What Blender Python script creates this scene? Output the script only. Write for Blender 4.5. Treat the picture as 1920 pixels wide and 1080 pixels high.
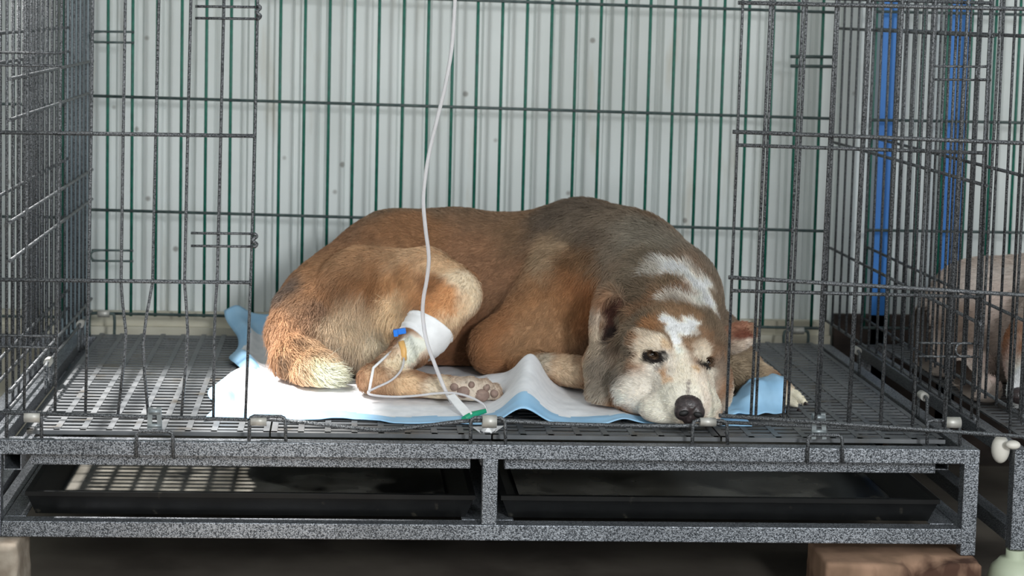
import bpy, math, random
import numpy as np
from mathutils import Vector, Matrix

for o in list(bpy.data.objects):
    bpy.data.objects.remove(o, do_unlink=True)
S = bpy.context.scene
COL = S.collection
random.seed(7)
RNG = np.random.default_rng(11)

# ------------------------------------------------------------------ camera
F_PX, PPX, PPY = 3445.0, 800.0, 313.0          # focal length and principal point, 1920x1080 frame
YAW, PITCH, ROLL = 2.5, 5.0, 1.2
def _rx(a):
    c, s = math.cos(a), math.sin(a); return np.array([[1, 0, 0], [0, c, -s], [0, s, c]])
def _rz(a):
    c, s = math.cos(a), math.sin(a); return np.array([[c, -s, 0], [s, c, 0], [0, 0, 1]])
ROT = _rz(math.radians(-YAW)) @ _rx(math.radians(90 - PITCH)) @ _rz(math.radians(ROLL))
CAM = np.array([-0.19374951, -2.35, 0.56816365])
def _ray(px, py):
    v = ROT @ np.array([(px - PPX) / F_PX, -(py - PPY) / F_PX, -1.0])
    return v
def at(px, py, Y):
    """world point seen at a photo pixel, at depth Y behind the cage front"""
    r = _ray(px, py); return CAM + (Y - CAM[1]) / r[1] * r
def atz(px, py, Z=0.0):
    r = _ray(px, py); return CAM + (Z - CAM[2]) / r[2] * r
cd = bpy.data.cameras.new('camera'); cam = bpy.data.objects.new('camera', cd); COL.objects.link(cam)
cam.matrix_world = Matrix.Translation(Vector(CAM)) @ Matrix(ROT.tolist()).to_4x4()
cd.sensor_width = 36.0; cd.sensor_fit = 'HORIZONTAL'
cd.lens = 36.0 * F_PX / 1920.0
cd.shift_x = (960 - PPX) / 1920.0; cd.shift_y = -(540 - PPY) / 1920.0
cd.clip_start = 0.05; cd.clip_end = 100
cd.dof.use_dof = True; cd.dof.focus_distance = 2.50; cd.dof.aperture_fstop = 6.0
S.camera = cam

# ------------------------------------------------------------------ light
w = bpy.data.worlds.new('sky'); S.world = w; w.use_nodes = True
bg = w.node_tree.nodes['Background']
bg.inputs[0].default_value = (0.92, 0.98, 1.0, 1); bg.inputs[1].default_value = 1.15
SUN_DIR = Vector((-0.50, 0.03, 1.0)).normalized()      # sun from the upper left, through the gap cut in the added roof
sd = bpy.data.lights.new('sun', 'SUN'); sd.energy = 20.0; sd.angle = math.radians(3.2); sd.color = (1.0, 0.96, 0.92)
so = bpy.data.objects.new('sun', sd); COL.objects.link(so); so.location = (-6, -1, 3)
so.rotation_euler = SUN_DIR.to_track_quat('Z', 'Y').to_euler()
ad = bpy.data.lights.new('front_area_light', 'AREA'); ad.energy = 62; ad.shape = 'RECTANGLE'; ad.size = 0.34; ad.size_y = 0.5; ad.color = (0.95, 0.98, 1.0)  # area light added to throw the bar shadows on the back wall
ao = bpy.data.objects.new('front_area_light', ad); COL.objects.link(ao); ao.location = (0.95, -3.3, 1.2)
ao.rotation_euler = (Vector(ao.location) - Vector((0.1, 0.6, 0.15))).to_track_quat('Z', 'Y').to_euler()
S.view_settings.view_transform = 'Standard'; S.view_settings.look = 'None'
S.view_settings.exposure = 0.0; S.view_settings.gamma = 1.0; S.view_settings.use_curve_mapping = False

# ------------------------------------------------------------------ helpers
def srgb(r, g, b):
    f = lambda c: (c / 255 / 12.92) if c / 255 <= 0.04045 else ((c / 255 + 0.055) / 1.055) ** 2.4
    return (f(r), f(g), f(b))
class NT:
    def __init__(self, name):
        self.m = bpy.data.materials.new(name); self.m.use_nodes = True
        self.t = self.m.node_tree; self.b = self.t.nodes['Principled BSDF']
    def n(self, typ, **kw):
        x = self.t.nodes.new(typ)
        for k, v in kw.items():
            if k.startswith('_'): setattr(x, k[1:], v)
            else:
                key = k.replace('__', ' ')
                x.inputs[key].default_value = v
        return x
    def l(self, a, b): self.t.links.new(a, b)
    def set(self, **kw):
        for k, v in kw.items():
            self.b.inputs[k.replace('__', ' ')].default_value = v
def rgba(c): return (c[0], c[1], c[2], 1)
def noise_mat(name, c1, c2, scale=20, rough=0.6, metal=0.0, detail=4, lo=0.35, hi=0.65, bump=0.0, stretch=None, spec=0.5, c3=None, scale3=6, lo3=.55, hi3=.7):
    t = NT(name); t.set(Roughness=rough, Metallic=metal); t.b.inputs['Specular IOR Level'].default_value = spec
    tc = t.n('ShaderNodeTexCoord'); src = tc.outputs['Object']
    if stretch:
        mp = t.n('ShaderNodeMapping'); mp.inputs['Scale'].default_value = stretch; t.l(src, mp.inputs[0]); src = mp.outputs[0]
    nz = t.n('ShaderNodeTexNoise', Scale=scale, Detail=detail); t.l(src, nz.inputs['Vector'])
    rp = t.n('ShaderNodeValToRGB'); t.l(nz.outputs['Fac'], rp.inputs[0])
    rp.color_ramp.elements[0].position = lo; rp.color_ramp.elements[1].position = hi
    rp.color_ramp.elements[0].color = rgba(c1); rp.color_ramp.elements[1].color = rgba(c2)
    out = rp.outputs[0]
    if c3 is not None:
        n3 = t.n('ShaderNodeTexNoise', Scale=scale3, Detail=5); t.l(src, n3.inputs['Vector'])
        r3 = t.n('ShaderNodeMapRange'); r3.inputs['From Min'].default_value = lo3; r3.inputs['From Max'].default_value = hi3
        t.l(n3.outputs['Fac'], r3.inputs['Value'])
        mx = t.n('ShaderNodeMix', _data_type='RGBA'); t.l(r3.outputs[0], mx.inputs['Factor'])
        t.l(out, mx.inputs['A']); mx.inputs['B'].default_value = rgba(c3); out = mx.outputs['Result']
    t.l(out, t.b.inputs['Base Color'])
    if bump:
        bp = t.n('ShaderNodeBump', Strength=bump, Distance=0.002); t.l(nz.outputs['Fac'], bp.inputs['Height']); t.l(bp.outputs[0], t.b.inputs['Normal'])
    return t.m
def hammer_mat(name, dark, light, scale=620, rough=.38, metal=.55):
    t = NT(name); t.set(Roughness=rough, Metallic=metal)
    tc = t.n('ShaderNodeTexCoord')
    n0 = t.n('ShaderNodeTexNoise', Scale=scale, Detail=1.5); n0.inputs['Distortion'].default_value = .6
    t.l(tc.outputs['Object'], n0.inputs['Vector'])
    rp = t.n('ShaderNodeValToRGB'); t.l(n0.outputs['Fac'], rp.inputs[0])
    rp.color_ramp.elements[0].position = .42; rp.color_ramp.elements[1].position = .58
    rp.color_ramp.elements[0].color = rgba(dark); rp.color_ramp.elements[1].color = rgba(light)
    n1 = t.n('ShaderNodeTexNoise', Scale=9, Detail=4); t.l(tc.outputs['Object'], n1.inputs['Vector'])
    mr = t.n('ShaderNodeMapRange'); mr.inputs['From Min'].default_value = .3; mr.inputs['From Max'].default_value = .7
    mr.inputs['To Min'].default_value = .75; mr.inputs['To Max'].default_value = 1.15; t.l(n1.outputs['Fac'], mr.inputs['Value'])
    mx = t.n('ShaderNodeMix', _data_type='RGBA', _blend_type='MULTIPLY'); mx.inputs['Factor'].default_value = 1
    t.l(rp.outputs[0], mx.inputs['A']); t.l(mr.outputs[0], mx.inputs['B']); t.l(mx.outputs['Result'], t.b.inputs['Base Color'])
    bp = t.n('ShaderNodeBump', Strength=.55, Distance=.0015); t.l(n0.outputs['Fac'], bp.inputs['Height']); t.l(bp.outputs[0], t.b.inputs['Normal'])
    return t.m
def plain(name, c, rough=.5, metal=0, spec=.5, trans=0, alpha=1, coat=0):
    t = NT(name); t.set(Roughness=rough, Metallic=metal); t.b.inputs['Base Color'].default_value = rgba(c)
    t.b.inputs['Specular IOR Level'].default_value = spec; t.b.inputs['Transmission Weight'].default_value = trans
    t.b.inputs['Alpha'].default_value = alpha; t.b.inputs['Coat Weight'].default_value = coat
    tc = t.n('ShaderNodeTexCoord'); nz = t.n('ShaderNodeTexNoise', Scale=60, Detail=3); t.l(tc.outputs['Object'], nz.inputs['Vector'])
    mr = t.n('ShaderNodeMapRange'); mr.inputs['To Min'].default_value = max(.02, rough - .08); mr.inputs['To Max'].default_value = min(1, rough + .08)
    t.l(nz.outputs['Fac'], mr.inputs['Value']); t.l(mr.outputs[0], t.b.inputs['Roughness'])
    return t.m

class MB:
    def __init__(self): self.v = []; self.f = []; self.s = []
    def box(self, x0, x1, y0, y1, z0, z1):
        b = len(self.v)
        for z in (z0, z1):
            for x, y in ((x0, y0), (x1, y0), (x1, y1), (x0, y1)): self.v.append((x, y, z))
        for q in ((3, 2, 1, 0), (4, 5, 6, 7), (0, 1, 5, 4), (1, 2, 6, 5), (2, 3, 7, 6), (3, 0, 4, 7)):
            self.f.append([b + i for i in q]); self.s.append(False)
        return self
    def bar(self, p, q, a, b, up=(0, 0, 1)):
        p, q = Vector(p), Vector(q); d = (q - p).normalized(); u = Vector(up)
        s = d.cross(u).normalized(); u = s.cross(d).normalized(); k = len(self.v)
        for c in (p, q):
            for i, j in ((-1, -1), (1, -1), (1, 1), (-1, 1)): self.v.append(tuple(c + s * (i * a / 2) + u * (j * b / 2)))
        for qd in ((3, 2, 1, 0), (4, 5, 6, 7), (0, 1, 5, 4), (1, 2, 6, 5), (2, 3, 7, 6), (3, 0, 4, 7)):
            self.f.append([k + i for i in qd]); self.s.append(False)
        return self
    def tube(self, pts, r, n=8, closed=False, caps=True):
        pts = [Vector(p) for p in pts]; rs = r if isinstance(r, (list, tuple)) else [r] * len(pts)
        base = len(self.v); prev = None
        for i, p in enumerate(pts):
            a = pts[max(0, i - 1)]; c = pts[min(len(pts) - 1, i + 1)]
            if closed: a = pts[i - 1]; c = pts[(i + 1) % len(pts)]
            d = (c - a).normalized()
            if prev is None:
                u = d.orthogonal().normalized()
            else:
                u = (prev - d * prev.dot(d)).normalized()
            prev = u; s = d.cross(u)
            for k in range(n):
                an = 2 * math.pi * k / n
                self.v.append(tuple(p + (u * math.cos(an) + s * math.sin(an)) * rs[i]))
        m = len(pts)
        for i in range(m if closed else m - 1):
            i2 = (i + 1) % m
            for k in range(n):
                k2 = (k + 1) % n
                self.f.append([base + i * n + k, base + i * n + k2, base + i2 * n + k2, base + i2 * n + k]); self.s.append(True)
        if caps and not closed:
            self.f.append([base + k for k in range(n)][::-1]); self.s.append(False)
            self.f.append([base + (m - 1) * n + k for k in range(n)]); self.s.append(False)
        return self
    def ellipsoid(self, c, r, nu=20, nv=12, rot=None):
        base = len(self.v); c = Vector(c)
        for j in range(nv + 1):
            th = math.pi * j / nv
            for i in range(nu):
                ph = 2 * math.pi * i / nu
                q = Vector((r[0] * math.sin(th) * math.cos(ph), r[1] * math.sin(th) * math.sin(ph), r[2] * math.cos(th)))
                if rot is not None: q = rot @ q
                self.v.append(tuple(c + q))
        for j in range(nv):
            for i in range(nu):
                i2 = (i + 1) % nu
                self.f.append([base + j * nu + i, base + (j + 1) * nu + i, base + (j + 1) * nu + i2, base + j * nu + i2]); self.s.append(True)
        return self
    def lathe(self, c, prof, n=24):
        base = len(self.v)
        for r, z in prof:
            for i in range(n):
                a = 2 * math.pi * i / n; self.v.append((c[0] + r * math.cos(a), c[1] + r * math.sin(a), c[2] + z))
        for j in range(len(prof) - 1):
            for i in range(n):
                i2 = (i + 1) % n
                self.f.append([base + j * n + i, base + j * n + i2, base + (j + 1) * n + i2, base + (j + 1) * n + i]); self.s.append(True)
        self.f.append([base + i for i in range(n)][::-1]); self.s.append(False)
        self.f.append([base + (len(prof) - 1) * n + i for i in range(n)]); self.s.append(False)
        return self
    def build(self, name, mat, parent=None, origin=None, bevel=0, solid=0):
        org = Vector(origin) if origin is not None else Vector((0, 0, 0))
        if parent is not None:
            p = parent; org = Vector((0, 0, 0))
            while p is not None: org += p.location; p = p.parent
        me = bpy.data.meshes.new(name)
        me.from_pydata([tuple(Vector(v) - org) for v in self.v], [], self.f); me.update()
        me.polygons.foreach_set('use_smooth', self.s)
        ms = mat if isinstance(mat, (list, tuple)) else [mat]
        for m in ms: me.materials.append(m)
        o = bpy.data.objects.new(name, me); COL.objects.link(o)
        if parent is not None: o.parent = parent
        else: o.location = org
        if bevel:
            md = o.modifiers.new('bevel', 'BEVEL'); md.width = bevel; md.segments = 2; md.limit_method = 'ANGLE'
        return o
def empty(name, loc):
    o = bpy.data.objects.new(name, None); COL.objects.link(o); o.location = loc; o.empty_display_size = .05; return o
def tag(o, label, cat, group=None, kind=None):
    o['label'] = label; o['category'] = cat
    if group: o['group'] = group
    if kind: o['kind'] = kind
    return o
def struct(o): o['kind'] = 'structure'; return o
def curve_pts(pts, n=8):
    """Catmull-Rom through points"""
    P = [np.array(p, float) for p in pts]; P = [2 * P[0] - P[1]] + P + [2 * P[-1] - P[-2]]; out = []
    for i in range(1, len(P) - 2):
        for k in range(n):
            t = k / n
            a, b, c, d = P[i - 1], P[i], P[i + 1], P[i + 2]
            out.append(.5 * ((2 * b) + (-a + c) * t + (2 * a - 5 * b + 4 * c - d) * t * t + (-a + 3 * b - 3 * c + d) * t ** 3))
    out.append(P[-2]); return [tuple(p) for p in out]

# ------------------------------------------------------------------ materials
M = {}
M['hammer'] = hammer_mat('grey hammered paint', srgb(60, 64, 69), srgb(158, 162, 168))
M['wire'] = hammer_mat('grey speckled wire', srgb(44, 47, 50), srgb(118, 121, 124), scale=700, rough=.42, metal=.4)
M['green_wire'] = noise_mat('green coated wire', srgb(12, 84, 70), srgb(22, 104, 86), scale=90, rough=.45)
M['dark_wire'] = noise_mat('dark green grey wire', srgb(50, 66, 66), srgb(74, 88, 86), scale=90, rough=.5)
M['plastic'] = noise_mat('grey floor plastic', srgb(82, 85, 88), srgb(104, 106, 108), scale=14, rough=.45, c3=srgb(76, 69, 58), scale3=22, lo3=.58, hi3=.75)
M['black'] = noise_mat('black tray plastic', srgb(9, 10, 11), srgb(17, 18, 18), scale=30, rough=.4, spec=.3, c3=srgb(70, 66, 58), scale3=38, lo3=.66, hi3=.8)
M['slurry'] = noise_mat('wet grey sediment', srgb(70, 68, 62), srgb(112, 110, 104), scale=9, rough=.22, c3=srgb(10, 10, 10), scale3=6, lo3=.5, hi3=.56)
M['alu'] = noise_mat('dull aluminium', srgb(168, 166, 158), srgb(196, 194, 188), scale=60, rough=.45, metal=.35)
M['steel'] = noise_mat('galvanised steel', srgb(120, 128, 132), srgb(150, 158, 160), scale=40, rough=.4, metal=.5)
M['gal'] = noise_mat('grey painted post', srgb(116, 132, 140), srgb(150, 164, 170), scale=25, rough=.5, metal=.2, stretch=(1, 1, .12))
M['gap_filler'] = noise_mat('dark gap shade and dirt', srgb(34, 28, 25), srgb(62, 50, 44), scale=12, rough=.9, stretch=(1, 1, 3))
M['blue'] = noise_mat('blue paint', srgb(44, 112, 190), srgb(56, 130, 208), scale=14, rough=.5, stretch=(1, 1, .2))
M['brick'] = noise_mat('salmon brick', srgb(122, 98, 80), srgb(164, 132, 110), scale=16, rough=.95, bump=.5, c3=srgb(78, 56, 46), scale3=11, lo3=.52, hi3=.62, stretch=(1, 1, .45), spec=.2)
M['stone'] = noise_mat('pale mortar stone', srgb(128, 116, 102), srgb(172, 162, 148), scale=30, rough=.9, bump=.5)
M['ground'] = noise_mat('dirt floor', srgb(74, 66, 58), srgb(100, 92, 82), scale=7, rough=.95, bump=.4, c3=srgb(58, 50, 42), scale3=5)
M['white_plastic'] = plain('white plastic', srgb(214, 210, 200), .5)
M['cup'] = plain('pale green plastic', srgb(176, 184, 160), .4)
M['tape'] = noise_mat('white medical tape', srgb(236, 236, 236), srgb(248, 248, 248), scale=50, rough=.8, bump=.3)
M['clip_blue'] = plain('blue clamp plastic', srgb(20, 120, 224), .35)
M['port'] = plain('amber rubber port', srgb(226, 176, 104), .4)
M['green_cap'] = plain('green connector', srgb(30, 150, 110), .35)
t = NT('clear vinyl tube'); t.set(Roughness=.18); t.b.inputs['Base Color'].default_value = rgba(srgb(236, 234, 236)); t.b.inputs['Transmission Weight'].default_value = .45; t.b.inputs['IOR'].default_value = 1.4
M['tube'] = t.m
M['roof'] = noise_mat('roof sheet', srgb(150, 152, 150), srgb(170, 172, 170), scale=4, rough=.7)

def wall_mat():
    t = NT('white painted sheet metal'); t.set(Roughness=.55)
    tc = t.n('ShaderNodeTexCoord')
    n1 = t.n('ShaderNodeTexNoise', Scale=3.2, Detail=6); t.l(tc.outputs['Object'], n1.inputs['Vector'])
    rp = t.n('ShaderNodeValToRGB'); t.l(n1.outputs['Fac'], rp.inputs[0])
    rp.color_ramp.elements[0].position = .3; rp.color_ramp.elements[1].position = .62
    rp.color_ramp.elements[0].color = rgba(srgb(202, 207, 204)); rp.color_ramp.elements[1].color = rgba(srgb(217, 222, 220))
    mp = t.n('ShaderNodeMapping'); mp.inputs['Scale'].default_value = (18, 1, 3); t.l(tc.outputs['Object'], mp.inputs[0])
    n2 = t.n('ShaderNodeTexNoise', Scale=1.6, Detail=5); t.l(mp.outputs[0], n2.inputs['Vector'])
    mr = t.n('ShaderNodeMapRange'); mr.inputs['From Min'].default_value = .6; mr.inputs['From Max'].default_value = .78; mr.inputs['To Max'].default_value = .55; t.l(n2.outputs['Fac'], mr.inputs['Value'])
    mx = t.n('ShaderNodeMix', _data_type='RGBA'); t.l(mr.outputs[0], mx.inputs['Factor']); t.l(rp.outputs[0], mx.inputs['A']); mx.inputs['B'].default_value = rgba(srgb(176, 168, 148))
    # small dark specks
    vo = t.n('ShaderNodeTexVoronoi', Scale=11); t.l(tc.outputs['Object'], vo.inputs['Vector'])
    m2 = t.n('ShaderNodeMapRange'); m2.inputs['From Min'].default_value = .07; m2.inputs['From Max'].default_value = .035; m2.inputs['To Max'].default_value = .7; t.l(vo.outputs['Distance'], m2.inputs['Value'])
    my = t.n('ShaderNodeMix', _data_type='RGBA'); t.l(m2.outputs[0], my.inputs['Factor']); t.l(mx.outputs['Result'], my.inputs['A']); my.inputs['B'].default_value = rgba(srgb(110, 104, 96))
    t.l(my.outputs['Result'], t.b.inputs['Base Color'])
    return t.m
M['wall'] = wall_mat()

# ------------------------------------------------------------------ the setting
GZ = -0.222
g = MB(); g.box(-4, 4, -6, 1.2, GZ - .1, GZ); struct(g.build('floor', M['ground']))
# corrugated sheet wall: shallow trapezoid ribs
WY = 0.835
prof = []
x = -3.2
while x < 3.2:
    prof += [(x, 0), (x + .030, 0), (x + .034, .0075), (x + .041, .0075)]
    x += .045
mb = MB()
z0, z1 = GZ, 2.25
for (px_, d) in prof:
    mb.v.append((px_, WY + d, z0)); mb.v.append((px_, WY + d, z1))
for i in range(len(prof) - 1):
    mb.f.append([2 * i, 2 * i + 2, 2 * i + 3, 2 * i + 1]); mb.s.append(False)
b = len(mb.v)
mb.box(-3.2, 3.2, WY + .016, WY + .03, z0, z1)
struct(mb.build('wall_back', M['wall']))
mb = MB(); mb.box(-3.2, .66, .805, WY - .001, GZ, .006); mb.box(-3.2, .66, .815, WY - .001, .006, .03)
M['ledge'] = noise_mat('beige ledge', srgb(178, 172, 154), srgb(204, 200, 184), scale=10, rough=.8, stretch=(1, 4, 4))
struct(mb.build('baseboard_back', M['ledge']))
# unseen roof added to block sun, its gap cut to shape the lit patch
RZ = 2.25
gx0, gx1, gy = -.665 - .5 * RZ, -.20 - .5 * RZ, .41 + .03 * RZ
mb = MB(); mb.box(gx1, 4, -1.3, 1.3, RZ, RZ + .02); mb.box(-4, gx0, -1.3, 1.3, RZ, RZ + .02); mb.box(gx0, gx1, gy, 1.3, RZ, RZ + .02)
struct(mb.build('sun_block_roof', M['roof']))
mb = MB(); mb.box(-2.24, -2.2, -1.3, 1.2, GZ, RZ); struct(mb.build('light_block_wall', M['wall']))  # unseen wall added to hold back light from the left

# ------------------------------------------------------------------ the cage
XL, XR, DEP, TOP = -0.633, 0.648, 0.76, 0.80
cage = empty('dog_cage', (0.0075, .38, GZ))
tag(cage, 'large grey wire dog cage on a hammered metal frame holding the brown dog', 'cage')
def ham(name, *boxes, bev=.0012, mat='hammer', parent=None):
    m = MB()
    for bx in boxes: m.box(*bx)
    return m.build(name, M[mat], parent or cage, bevel=bev)
ham('front_rail', (XL - .02, XR, 0, .02, -.0195, 0))
ham('lower_rail', (XL, XR - .02, .0, .024, -.128, -.107))
ham('center_post', (-.0095, .0105, .001, .02, -.107, -.0195))
ham('leg', (XR - .020, XR, .0005, .02, -.143, -.0195))
ham('leg', (XL - .02, XL - .0005, .0005, .02, -.128, -.0195))
ham('leg', (XL - .02, XL, DEP - .02, DEP, GZ, -.0195))
ham('leg', (XR - .02, XR, DEP - .02, DEP, GZ, -.0195))
ham('cross_beam', (-.600, -.0235, .032, .05, -.0405, -.0205))
ham('cross_beam', (.0215, .600, .032, .05, -.0405, -.0205))
ham('back_rail', (XL - .02, XR, DEP - .02, DEP, -.0195, 0))
ham('lower_back_rail', (XL, XR - .02, DEP - .02, DEP, -.128, -.107))
ham('side_rail', (XL - .02, XL, .02, DEP - .02, -.0195, 0))
ham('side_rail', (XR - .02, XR, .02, DEP - .02, -.0195, 0))
ham('lower_side_rail', (XL - .02, XL, .02, DEP - .02, -.128, -.107))
ham('lower_side_rail', (XR - .02, XR, .02, DEP - .02, -.128, -.107))
# hollow runner tubes with an open front end
def hollow(name, x0, x1, z0, z1, y0, y1, th=.0014):
    m = MB()
    m.box(x0, x1, y0, y1, z1 - th, z1); m.box(x0, x1, y0, y1, z0, z0 + th)
    m.box(x0, x0 + th, y0, y1, z0 + th, z1 - th); m.box(x1 - th, x1, y0, y1, z0 + th, z1 - th)
    return m.build(name, M['hammer'], cage)
hollow('tray_runner', -.632, -.609, -.0425, -.0205, .012, DEP - .021)
hollow('tray_runner', .606, .627, -.0425, -.0205, .06, DEP - .021)
ham('middle_runner', (-.0095, .0105, .051, DEP - .021, -.0405, -.0205))
ham('tray_ledge', (XL + .001, XL + .028, .025, DEP - .021, -.1085, -.1068))
ham('tray_ledge', (XR - .055, XR - .021, .025, DEP - .021, -.1085, -.1068))
ham('tray_ledge', (-.034, .035, .025, DEP - .021, -.1085, -.1068))

WR = .0020
def wires(lines, r=WR):
    m = MB()
    for ln in lines: m.tube(ln, r, 8)
    return m
def px_line(pts, Y): return [at(x, y, Y) for x, y in pts]
def interp(a, b, t): return tuple(np.array(a) * (1 - t) + np.array(b) * t)

# back panel: 30 green uprights
bars = []
for i in range(30):
    p = at(202 + 46.04 * i, 195, DEP); t_ = (p[0] - XL) / (XR - XL)
    bars.append([(p[0], DEP, .033 - .006 * t_), (p[0], DEP, TOP)])
bp = wires(bars, .0027).build('back_panel', M['green_wire'], cage)
for (zl, zr) in ((.0375, .028), (.214, .197), (.4065, .391), (.588, .572), (TOP, TOP)):
    wires([[(XL + .004, DEP - .004, zl), (XR - .014, DEP - .004, zr)]], .0026).build('cross_wire', M['dark_wire'], bp)
def latch(parent, x0, x1, ya, yb, Y, curl=None, mat='wire', r=.0018):
    m = MB()
    m.tube([at(x0, ya, Y), at(x1, ya + (x1 - x0) * .012, Y)], r, 6)
    m.tube([at(x0, yb, Y), at(x1, yb + (x1 - x0) * .012, Y)], r, 6)
    if curl is not None:
        s = 1 if curl > x0 else -1
        m.tube(curve_pts([at(curl, ya, Y - .004), at(curl - 20, ya + 2, Y - .006), at(curl - 26, (ya + yb) / 2, Y - .007), at(curl - 20, yb - 1, Y - .006), at(curl, yb, Y - .004)], 5), r, 6)
    return m.build('latch_wire', M[mat], parent)
latch(bp, 175, 252, 59, 79, DEP - .007, 196, 'dark_wire', .002)
latch(bp, 172, 250, 469, 489, DEP - .007, 196, 'dark_wire', .002)
latch(bp, 1482, 1562, 106, 124, DEP - .007, None, 'dark_wire', .003)
# back hinge staples
for px_ in (190, 1492):
    m = MB(); c = at(px_, 588 if px_ < 900 else 620, DEP - .012)
    m.tube(curve_pts([(c[0] - .02, c[1], 0), (c[0] - .02, c[1], c[2] - .006), (c[0] - .014, c[1], c[2]), (c[0] + .016, c[1], c[2]), (c[0] + .022, c[1], c[2] - .006), (c[0] + .022, c[1], 0)], 4), .0026, 8)
    m.build('staple', M['dark_wire'], cage)
    MB().tube([(c[0] - .006, c[1], c[2]), (c[0] + .014, c[1], c[2])], .006, 12).build('hinge_sleeve', M['alu'], cage)

# side panels
def side_panel(X, zs, parent, y0=.006, y1=DEP - .006, n=18, mat='wire', xoff=0.0, r=WR, bottom=.04):
    ys = np.linspace(y0, y1, n)
    lines = [[(X, y, bottom), (X, y, TOP)] for y in ys]
    p = wires(lines, r).build('side_panel', M[mat], parent)
    for z in list(zs) + [TOP]:
        wires([[(X + .0045, y0 - .004, z), (X + .0045, y1 + .004, z)]], .0025).build('cross_wire', M[mat], p)
    return p
sl = side_panel(XL + .006, (.062, .040, .232, .282, .413, .465), cage)
sr = side_panel(XR - .012, (.040, .168, .35, .545), cage)
# staples along the left side rail
for y in (.30, .62):
    m = MB(); X = XL + .012
    m.tube(curve_pts([(X, y - .02, 0), (X, y - .02, .035), (X, y - .014, .043), (X, y + .014, .043), (X, y + .02, .035), (X, y + .02, 0)], 4), .0026, 8)
    m.build('staple', M['wire'], cage)
    MB().tube([(X, y - .009, .043), (X, y + .009, .043)], .0062, 12).build('hinge_sleeve', M['alu'], cage)
for y in (.16, .50):
    m = MB(); X = XR - .028
    m.tube(curve_pts([(X, y - .02, 0), (X, y - .02, .030), (X, y - .014, .038), (X, y + .014, .038), (X, y + .02, .030), (X, y + .02, 0)], 4), .0026, 8)
    m.build('staple', M['wire'], cage)
    MB().tube([(X, y - .009, .038), (X, y + .009, .038)], .0062, 12).build('hinge_sleeve', M['alu'], cage)

# fixed front panel on the left
YF = .008
def up(pts, Y):
    """extend a pixel polyline whose first point is at the picture's top edge up to the cage top"""
    a, b = at(*pts[0], Y), at(*pts[1], Y); d = (a - b) / (a[2] - b[2])
    return [a + d * (TOP - a[2])] + [at(*p, Y) for p in pts]
LB = [[(-8, 0), (-10, 250), (-14, 530), (-18, 774)],
      [(52, 0), (51, 250), (49, 530), (45, 774)], [(116, 0), (112, 250), (108, 530), (103, 776)], [(174, 0), (171, 250), (166, 530), (160, 777)],
      [(235, 0), (231, 250), (227, 530), (230, 570), (236, 622), (232, 680), (221, 778)], [(298, 0), (292, 250), (286, 530), (275, 590), (268, 644), (271, 700), (278, 779)],
      [(358, 0), (352, 250), (346, 530), (349, 570), (352, 622), (348, 690), (340, 781)], [(420, 0), (414, 250), (407, 530), (404, 570), (402, 625), (401, 700), (400, 783)],
      [(483, 0), (478, 250), (470, 530), (460, 784)]]
fl = wires([up(b_, YF) for b_ in LB], .0020).build('front_panel', M['wire'], cage)
for a, b_ in (((-12, 248), (478, 255)), ((-14, 524), (472, 530)), ((-20, 773), (464, 787))):
    wires([[at(*a, YF - .0045), at(*b_, YF - .0045)]], .0026).build('cross_wire', M['wire'], fl)
latch(fl, 366, 484, 12, 34, YF - .0045); latch(fl, 358, 478, 437, 461, YF - .0045)
latch(fl, -8, 115, 98, 122, YF - .0045); latch(fl, -8, 105, 629, 650, YF - .0045)
for px_, py_ in ((484, 10), (477, 438)):
    MB().tube(curve_pts([at(px_ + dx, py_ + dy, YF - dz) for dx, dy, dz in ((0, 0, .008), (4, 5, .008), (-3, 13, .009), (4, 20, .008), (-1, 26, .008))], 5), .0025, 6).build('latch_hook', M['wire'], fl)

# fixed front panel on the right
tops = [1393, 1451, 1513, 1573, 1634, 1694, 1755, 1815, 1858]
bots = [1362, 1417, 1477, 1535, 1593, 1652, 1710, 1768, 1832]
fr = wires([up([(a, 0), (b_, 780 + (b_ - 1362) * .05)], YF) for a, b_ in zip(tops, bots)], .0019).build('front_panel', M['wire'], cage)
for a, b_ in (((1381, 272), (1847, 287)), ((1371, 545), (1845, 557)), ((1362, 792), (1838, 812)), ((1393, -8), (1860, 6))):
    wires([[at(*a, YF - .0045), at(*b_, YF - .0045)]], .0024).build('cross_wire', M['wire'], fr)
latch(fr, 1748, 1858, 124, 149, YF + .004, 1856, r=.0016); latch(fr, 1722, 1836, 643, 668, YF + .004, 1818, r=.0016)
# the open door, folded right round its hinge in front of the right panel and past it
YD = -.012
tops = [1445 + 61.8 * i for i in range(14)]
bots = [1408 + 60.6 * i for i in range(14)]
dr = wires([up([(a, 0), (b_, 783 + (b_ - 1408) * .066)], YD) for a, b_ in zip(tops, bots)], .0020).build('cage_door', M['wire'], cage)
for a, b_ in (((1384, 5), (2250, 24)), ((1374, 247), (2240, 281)), ((1366, 520), (2230, 572)), ((1348, 779), (2200, 838))):
    wires([[at(*a, YD - .0045), at(*b_, YD - .0045)]], .0027).build('cross_wire', M['wire'], dr)
# bent bottom rod of the door opening
MB().tube(curve_pts([at(*p, YF + .004) for p in ((470, 783), (560, 791), (640, 800), (720, 806), (800, 798), (880, 789), (950, 789), (1050, 795), (1180, 798), (1300, 798), (1362, 793))], 6), .0028, 8).build('bottom_rod', M['wire'], cage)
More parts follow.
